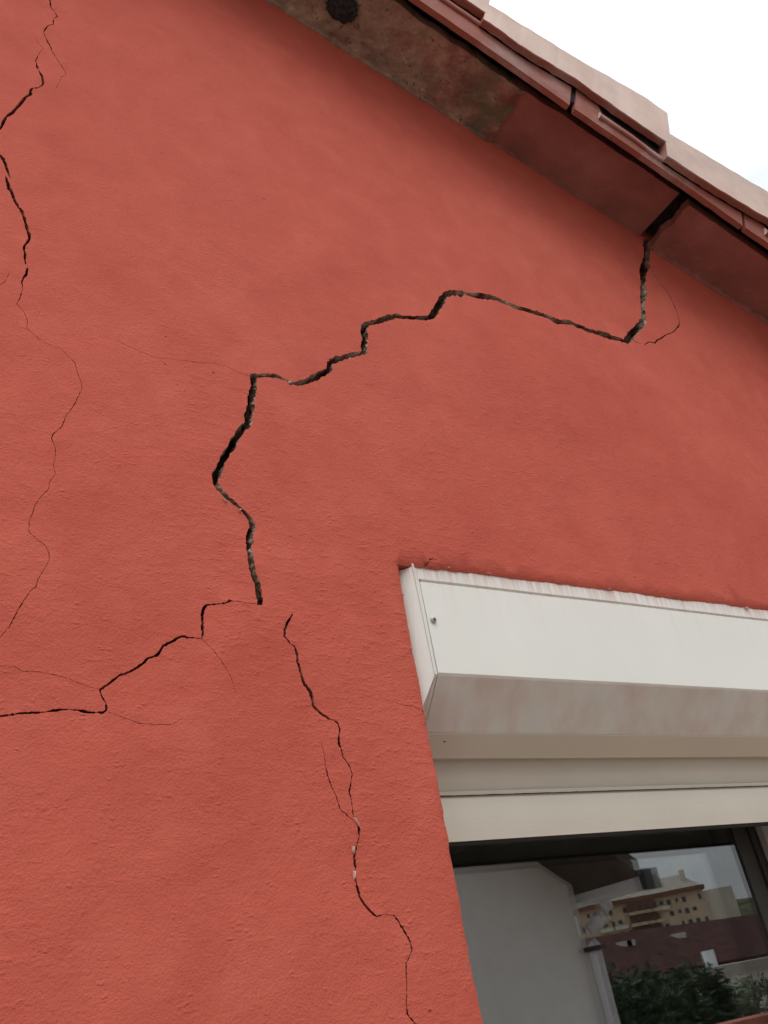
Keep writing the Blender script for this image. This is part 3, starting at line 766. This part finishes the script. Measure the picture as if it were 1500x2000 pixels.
# ------------------------------------------------------------------ roller shutter slats
sh = empty('roller_shutter', (JX, .09, H), 'x', 'x'); sh.parent = house
del sh['label']; del sh['category']
zs = [at(1160, 1478, .084).z, at(1160, 1545, .090).z, at(1160, 1627, .090).z]
def slat(zt, zbm, yt, yb, parent, bulge=.005):
    out = []; n = 8
    for k in range(n + 1):
        t = k / n; out.append((yt + (yb - yt) * t - bulge * math.sin(math.pi * (t * .85 + .12)), zt + (zbm - zt) * t))
    inn = [(y + .0075, z) for y, z in reversed(out)]
    return lineX(out + inn, JX + .006, BXR - .008, 'slat', MAT['slat'], parent, 24, .0003)
slat(at(1160, 1478, .088).z + .014, at(1160, 1544, .1005).z, .088, .1005, sh, .0035)
slat(zs[1] - .0002, zs[2], .0955, .0895, sh, .0035)
# perforated tongue between the slats: a row of light holes
m_ = MB(); m_.box((JX + .008, .0940, zs[1] - .004), (BXR - .01, .0960, zs[1] + .006)); m_.build('slat_tongue', MAT['underbox'], sh)
m_ = MB(); secs = []; x = JX + .008
while x < BXR - .012:
    h_ = .00035 + .0006 * max(0, fbm(x * 38, 0, 2) + .25)
    secs.append([Vector((x, .0912, zs[1])), Vector((x, .0955, zs[1])), Vector((x, .0955, zs[1] + h_)), Vector((x, .0912, zs[1] + h_))]); x += .0035
m_.sweep(secs)
m_.build('perforation_row', MAT['gasket'], sh)
# end bar rubber under the last slat
lineX([(.0895, zs[2] - .0003), (.0985, zs[2] - .0003), (.0985, zs[2] - .004), (.0915, zs[2] - .004)], JX + .006, BXR - .008, 'end_bar', MAT['gasket'], sh)
# slats stowed above, inside the box
lineX([(.098, zs[0]), (.098, OPT), (.15, OPT), (.15, zs[0])], JX + .004, BXR - .004, 'roller_housing', MAT['gasket'], sh)

# ------------------------------------------------------------------ window: dark frame, double glazing
win = empty('window', (JX, .17, OPB), 'x', 'x'); win.parent = house
del win['label']; del win['category']; tag(win, 'dark framed double glazed window reflecting the street')
GY = .170; SX = at(1437, 1641, .167).x; RXL = at(1489, 1620, .150).x
m_ = MB()
m_.box((JX - .002, .150, OPB), (JX + .030, .215, OPT), 0); m_.box((SX, .167, OPB + .03), (SX + .034, .215, OPT)); m_.box((SX + .036, .163, OPB + .03), (SX + .050, .215, OPT)); m_.box((SX + .060, .165, OPB + .03), (OPR, .215, OPT))
m_.box((JX + .032, .150, zs[2] + .02), (SX - .002, .215, OPT)); m_.box((JX + .032, .150, OPB), (SX - .002, .215, OPB + .06))
m_.build('frame', MAT['frame'], win)
m_ = MB(); m_.box((SX + .052, .168, OPB + .03), (SX + .058, .21, OPT)); m_.build('frame_groove', MAT['rail'], win)
for gy in (GY, GY + .030):
    m_ = MB(); m_.box((JX + .028, gy, OPB + .05), (SX + .004, gy + .004, zs[2] + .03)); m_.build('pane', MAT['glass'], win)
m_ = MB(); m_.box((RXL, .150, OPB), (RXL + .04, .162, zs[2] + .03)); m_.build('guide_rail', MAT['rail'], win)
m_ = MB(); m_.box((JX - .002, .110, OPB), (JX + .006, .135, zs[2] + .03)); m_.build('guide_rail', MAT['rail'], win)
m_ = MB(); m_.box((JX - .03, -.05, OPB - .03), (OPR + .03, .15, OPB + .001)); m_.build('sill', MAT['lime'], win)

# ------------------------------------------------------------------ ground and what the glass reflects (all behind the camera)
gm = MB(); gm.add([(-600, -600, 0), (600, -600, 0), (600, 600, 0), (-600, 600, 0)], [(0, 1, 2, 3)])
tag(gm.build('ground', MAT['paving']), kind='structure')
YV = 2 * GY
def rf(px, py, dist):
    """real position, `dist` metres in front of the glass plane, of what the glass shows at a pixel"""
    p = at(px, py, GY + dist); return Vector((p.x, GY - dist, p.z))

# neighbour: white gable wall, side gutter and downpipe
nc = rf(1117, 1728, 4.2); nd = rf(1052, 1684, 4.2)
nb = empty('neighbour_house', (nc.x, nc.y, 0), 'white rendered neighbouring house with grey gutter and downpipe, reflected in the window', 'house')
cx, cy, ceav = nc.x, nc.y, nc.z
sl = (nd.z - nc.z) / (nc.x - nd.x); print('neighbour slope', math.degrees(math.atan(sl)))
mb = MB(); NW = 7.0
prof = [(cx, 0), (cx, ceav), (cx - NW / 2, ceav + NW / 2 * sl), (cx - NW, ceav), (cx - NW, 0)]
mb.sweep([[Vector((x, cy, z)) for x, z in prof], [Vector((x, cy - 6, z)) for x, z in prof]])
mb.build('wall', MAT['render_w'], nb)
OV = .62; GO = .60
for sgn in (1, -1):
    mb = MB(); xa = cx - NW / 2; xe = cx - NW / 2 + sgn * (NW / 2 + .10)
    za = ceav + NW / 2 * sl + .005; ze = ceav - .10 * sl + .005
    sec = [(xa, za), (xe, ze), (xe, ze + .10), (xa, za + .11)]
    mb.sweep([[Vector((x, cy + OV, z)) for x, z in sec], [Vector((x, cy - 6.3, z)) for x, z in sec]])
    mb.build('roof', MAT['soffit'], nb)
mb = MB(); gx = cx + .11; gz = ceav - .085
sec = [(gx, gz + .06), (gx, gz - .03), (gx + .03, gz - .055), (gx + .10, gz - .055), (gx + .125, gz - .02), (gx + .13, gz + .06), (gx + .12, gz + .06), (gx + .115, gz - .015), (gx + .095, gz - .045), (gx + .035, gz - .045), (gx + .01, gz - .025), (gx + .01, gz + .06)]
mb.sweep([[Vector((x, cy + GO - .02, z)) for x, z in sec], [Vector((x, cy - 6.2, z)) for x, z in sec]])
gut = mb.build('gutter', MAT['plastic'], nb)
mb = MB(); mb.box((gx - .004, cy + GO - .02, gz - .062), (gx + .136, cy + GO + .03, gz + .066)); mb.build('end_cap', MAT['dark'], gut)
mb = MB(); px_ = cx + .02
mb.tube([(gx + .06, cy + .12, gz - .05), (gx + .06, cy + .12, gz - .10), (gx + .03, cy + .10, gz - .16), (px_, cy + .06, gz - .22), (px_, cy + .05, gz - .32), (px_, cy + .05, .02)], .045, 14)
pip = mb.build('downpipe', MAT['plastic'], nb, smooth=True)
for z in (gz - .36, gz - 1.2):
    mb = MB(); mb.box((px_ - .055, cy, z), (px_ + .055, cy + .105, z + .03)); mb.build('bracket', MAT['dark'], pip)

# far apartment block on a slight rise, turned a little
def apartment():
    dl, dr = 172, 152
    A = rf(1122, 1776, dl); B = rf(1372, 1742, dr); zt = (A.z + B.z) / 2
    A.z = B.z = 0; base = A.copy()
    e = (B - A); Lw = e.length; ex = e.normalized(); ey = Vector((-ex.y, ex.x, 0))
    if ey.y > 0: ey = -ey          # ey points away from us (more negative y)
    ap_ = empty('apartment_building', base, 'ochre apartment block with dark brick stair tower and chimneys, reflected far away', 'building')
    zb_ = 0
    def bx(u0, u1, v0, v1, z0, z1):
        return [A + ex * u + ey * v + Vector((0, 0, z)) for z in (z0, z1) for u, v in ((u0, v0), (u1, v0), (u1, v1), (u0, v1))]
    FB = [(0, 3, 2, 1), (4, 5, 6, 7), (0, 1, 5, 4), (1, 2, 6, 5), (2, 3, 7, 6), (3, 0, 4, 7)]
    m = MB(); m.add(bx(0, Lw, 0, 12, zb_, zt), FB); wl = m.build('wall', MAT['ochre'], ap_)
    m = MB(); m.add(bx(Lw * .40, Lw * .62, -.8, 0, zb_, zt - .5), FB); m.build('stair_tower', MAT['brickd'], ap_)
    m = MB(); m.add(bx(-.8, Lw + .8, -1.2, 12.6, zt, zt + .9), FB); m.build('cornice', MAT['brickd'], ap_)
    m = MB(); q = bx(-.4, Lw + .4, -.6, 12.2, zt + .9, zt + 4.2)
    for k, (u, v) in zip(range(4, 8), ((1.5, 4.5), (-4, 4.5), (-4, -4.5), (1.5, -4.5))): q[k] += ex * u + ey * v
    m.add(q, FB); rf_ = m.build('roof', MAT['roofgrey'], ap_)
    for u in (.10, .14, .30, .52, .58, .66, .88):
        m = MB(); m.add(bx(Lw * u, Lw * u + 1.3, 1.5, 2.8, zt + 1.2, zt + 4.6 + (u * 37 % 1.4)), FB); m.build('chimney', MAT['palef'] if u > .5 else MAT['brickd'], rf_)
    fl = int(zt // 2.5)
    for i in range(17):
        for j in range(fl):
            u = Lw * (i + .5) / 17; z = zt - 2.0 - j * 2.5
            if z < 6 : continue
            tower = .40 < (i + .5) / 17 < .62
            if (i * 7 + j * 3) % 5 == 0 and not tower: continue
            v = -.8 if tower else 0
            m = MB(); m.add(bx(u - .5 + .3 * (i % 3 == 1), u + .42, v - .06, v + .05, z + .3 * (i % 2), z + 1.1), FB); wdw = m.build('window', MAT['pane'], ap_)
            if tower:
                m = MB(); m.add(bx(u - 1.3, u + 1.3, v - .9, v - .08, z - .9, z - .2), FB); m.build('balcony', MAT['ochre'], ap_)
            elif i in (3, 5, 11):
                m = MB(); m.add(bx(u - 1.6, u + 1.6, -.9, -.08, z - .9, z - .1), FB); m.build('balcony', MAT['palef'], ap_)
    # set back pale wing at the right end
    m = MB(); m.add(bx(Lw, Lw + 7, 2, 14, 0, zt - .3), FB); m.build('wing', MAT['palef'], ap_)
apartment()

# low house with a dark red roof
def lowhouse():
    c = rf(1262, 1880, 26); zt = rf(1262, 1826, 30).z; ze = rf(1262, 1895, 22).z
    h_ = empty('low_house', (c.x, c.y, 0), 'low house with a broad dark red tiled roof, reflected behind the tree', 'house')
    w = 6.5; d = 5
    m = MB(); m.box((c.x - w, c.y - d, 0), (c.x + w + 1, c.y + d - 1, ze - .1)); m.build('wall', MAT['lime'], h_)
    m = MB(); x0, x1 = c.x - w - .5, c.x + w + 1.5
    s0 = [(c.y + d - .3, ze - .12), (c.y, zt), (c.y - d - .5, ze - .12), (c.y - d - .5, ze - .30), (c.y + d - .3, ze - .30)]
    m.sweep([[Vector((x0, y, z)) for y, z in s0], [Vector((x1, y, z)) for y, z in s0]]); r_ = m.build('roof', MAT['roofred'], h_)
    for px, py in ((1224, 1860), (1233, 1867), (1338, 1862)):
        p = rf(px, py, 24.5); t = (p.y - c.y) / (d - .3); z = zt + (ze - .12 - zt) * t
        m = MB(); m.box((p.x - .20, p.y - .2, z - .2), (p.x + .20, p.y + .2, z + .12)); m.build('skylight', MAT['palef'], r_)
lowhouse()
# small white annexe on the right
c = rf(1430, 1925, 17)
an = empty('annexe', (c.x, c.y, 0), 'small white flat-roofed annexe with a grey chimney pipe, reflected at lower right', 'building')
zt = rf(1430, 1900, 17).z
m = MB(); m.box((c.x - 1.5, c.y - 3, 0), (c.x + 5, c.y, zt)); m.build('wall', MAT['lime'], an)
m = MB(); m.box((c.x - 1.7, c.y - 3.2, zt), (c.x + 5.2, c.y + .25, zt + .22)); rr = m.build('roof', MAT['roofgrey'], an)
m = MB(); q = rf(1425, 1895, 16.8); m.tube([(q.x, c.y + .2 - .5, zt), (q.x, c.y - .3, zt + .62)], .17, 12); m.build('chimney_pipe', MAT['plastic'], rr)
# parapet with clay coping at the terrace edge
c = rf(1440, 1995, 5.0)
pw = empty('parapet', (c.x, c.y, 0), 'terrace parapet with red clay coping reflected at the bottom edge', 'wall')
m = MB(); m.box((c.x - 1.1, c.y - .2, 0), (c.x + 4, c.y, c.z - .06)); m.build('wall', MAT['render_w'], pw)
m = MB(); x = c.x - 1.15
while x < c.x + 4: m.box((x, c.y - .24, c.z - .057), (x + .24, c.y + .04, c.z)); x += .246
m.build('coping', MAT['coping'], pw)
# hill far behind
m = MB(); n1, n2 = 60, 8; vs = []
for i in range(n1 + 1):
    for j in range(n2 + 1):
        x = 100 + 700 * i / n1; y = -260 - 260 * j / n2
        hh = (12 + 30 * max(0, (x - 260) / 300)) * min(1, j / 3) * (.8 + .3 * fbm(x * .01, y * .01, 1)) + 3 * fbm(x * .05, y * .05, 2) * min(1, j)
        vs.append((x, y, max(-1, hh) - (1 if j == 0 else 0)))
m.add(vs, [(i * (n2 + 1) + j, (i + 1) * (n2 + 1) + j, (i + 1) * (n2 + 1) + j + 1, i * (n2 + 1) + j + 1) for i in range(n1) for j in range(n2)])
tag(m.build('hill', MAT['hill'], smooth=True), kind='structure')

# trees
def tree(px, py, dist, rad, label, dens, leaf, size, seed, zr=.8):
    c = rf(px, py, dist); rnd = random.Random(seed)
    t = empty('tree', (c.x, c.y, 0), label, 'tree', 'garden trees reflected in the window')
    m = MB(); m.tube([(c.x, c.y, -.05), (c.x + .05, c.y, c.z * .4), (c.x - .03, c.y + .04, c.z * .75), (c.x, c.y, c.z + rad * .2)], [.14, .11, .08, .03], 10)
    tips = []
    for k in range(9):
        a = k * 2.4; l = rad * rnd.uniform(.5, .85)
        e = Vector((c.x + math.cos(a) * l, c.y + math.sin(a) * l, c.z + rnd.uniform(-.4, .7) * rad * zr)); tips.append(e)
        s0 = Vector((c.x, c.y, c.z - rad * zr * rnd.uniform(.3, .7)))
        m.tube([s0, (s0 + e) / 2 + Vector((0, 0, .05)), e], [.05, .03, .01], 6)
    m.build('trunk', MAT['bark'], t)
    m = MB()
    cl = [(Vector((c.x, c.y, c.z)) + Vector((rnd.gauss(0, 1), rnd.gauss(0, 1), rnd.gauss(0, 1) * zr)).normalized() * rad * rnd.uniform(.3, .95), rad * rnd.uniform(.2, .42)) for _ in range(26)] + [(e, rad * .3) for e in tips]
    for _ in range(dens):
        q, r_ = rnd.choice(cl)
        p = q + Vector((rnd.gauss(0, .5), rnd.gauss(0, .5), rnd.gauss(0, .45))) * r_
        u = Vector((rnd.gauss(0, 1), rnd.gauss(0, 1), rnd.gauss(0, 1))).normalized(); w = u.cross(Vector((rnd.gauss(0, 1), rnd.gauss(0, 1), rnd.gauss(0, 1)))).normalized()
        sz = size * rnd.uniform(.6, 1.3)
        m.add([p - u * sz, p + w * sz * .4, p + u * sz, p - w * sz * .4], [(0, 1, 2, 3)])
    m.build('crown', MAT[leaf], t)
tree(1385, 1992, 9.0, .60, 'leafy green garden tree in front of the white annexe, reflected', 5200, 'leaf', .055, 1)
tree(1215, 2022, 11.0, 1.15, 'dark bushy tree below the red roof, reflected', 6000, 'leaf', .07, 2)
tree(1305, 1968, 14.0, .85, 'dark dense tree against the low house, reflected', 5000, 'leaf', .07, 3)
tree(1450, 1862, 40.0, 2.2, 'broad dark tree in front of the hill, reflected', 6000, 'leaf', .2, 4)
tree(1465, 1965, 12.5, .6, 'small pale green shrub against the white annexe, reflected', 1800, 'leafl', .05, 5)
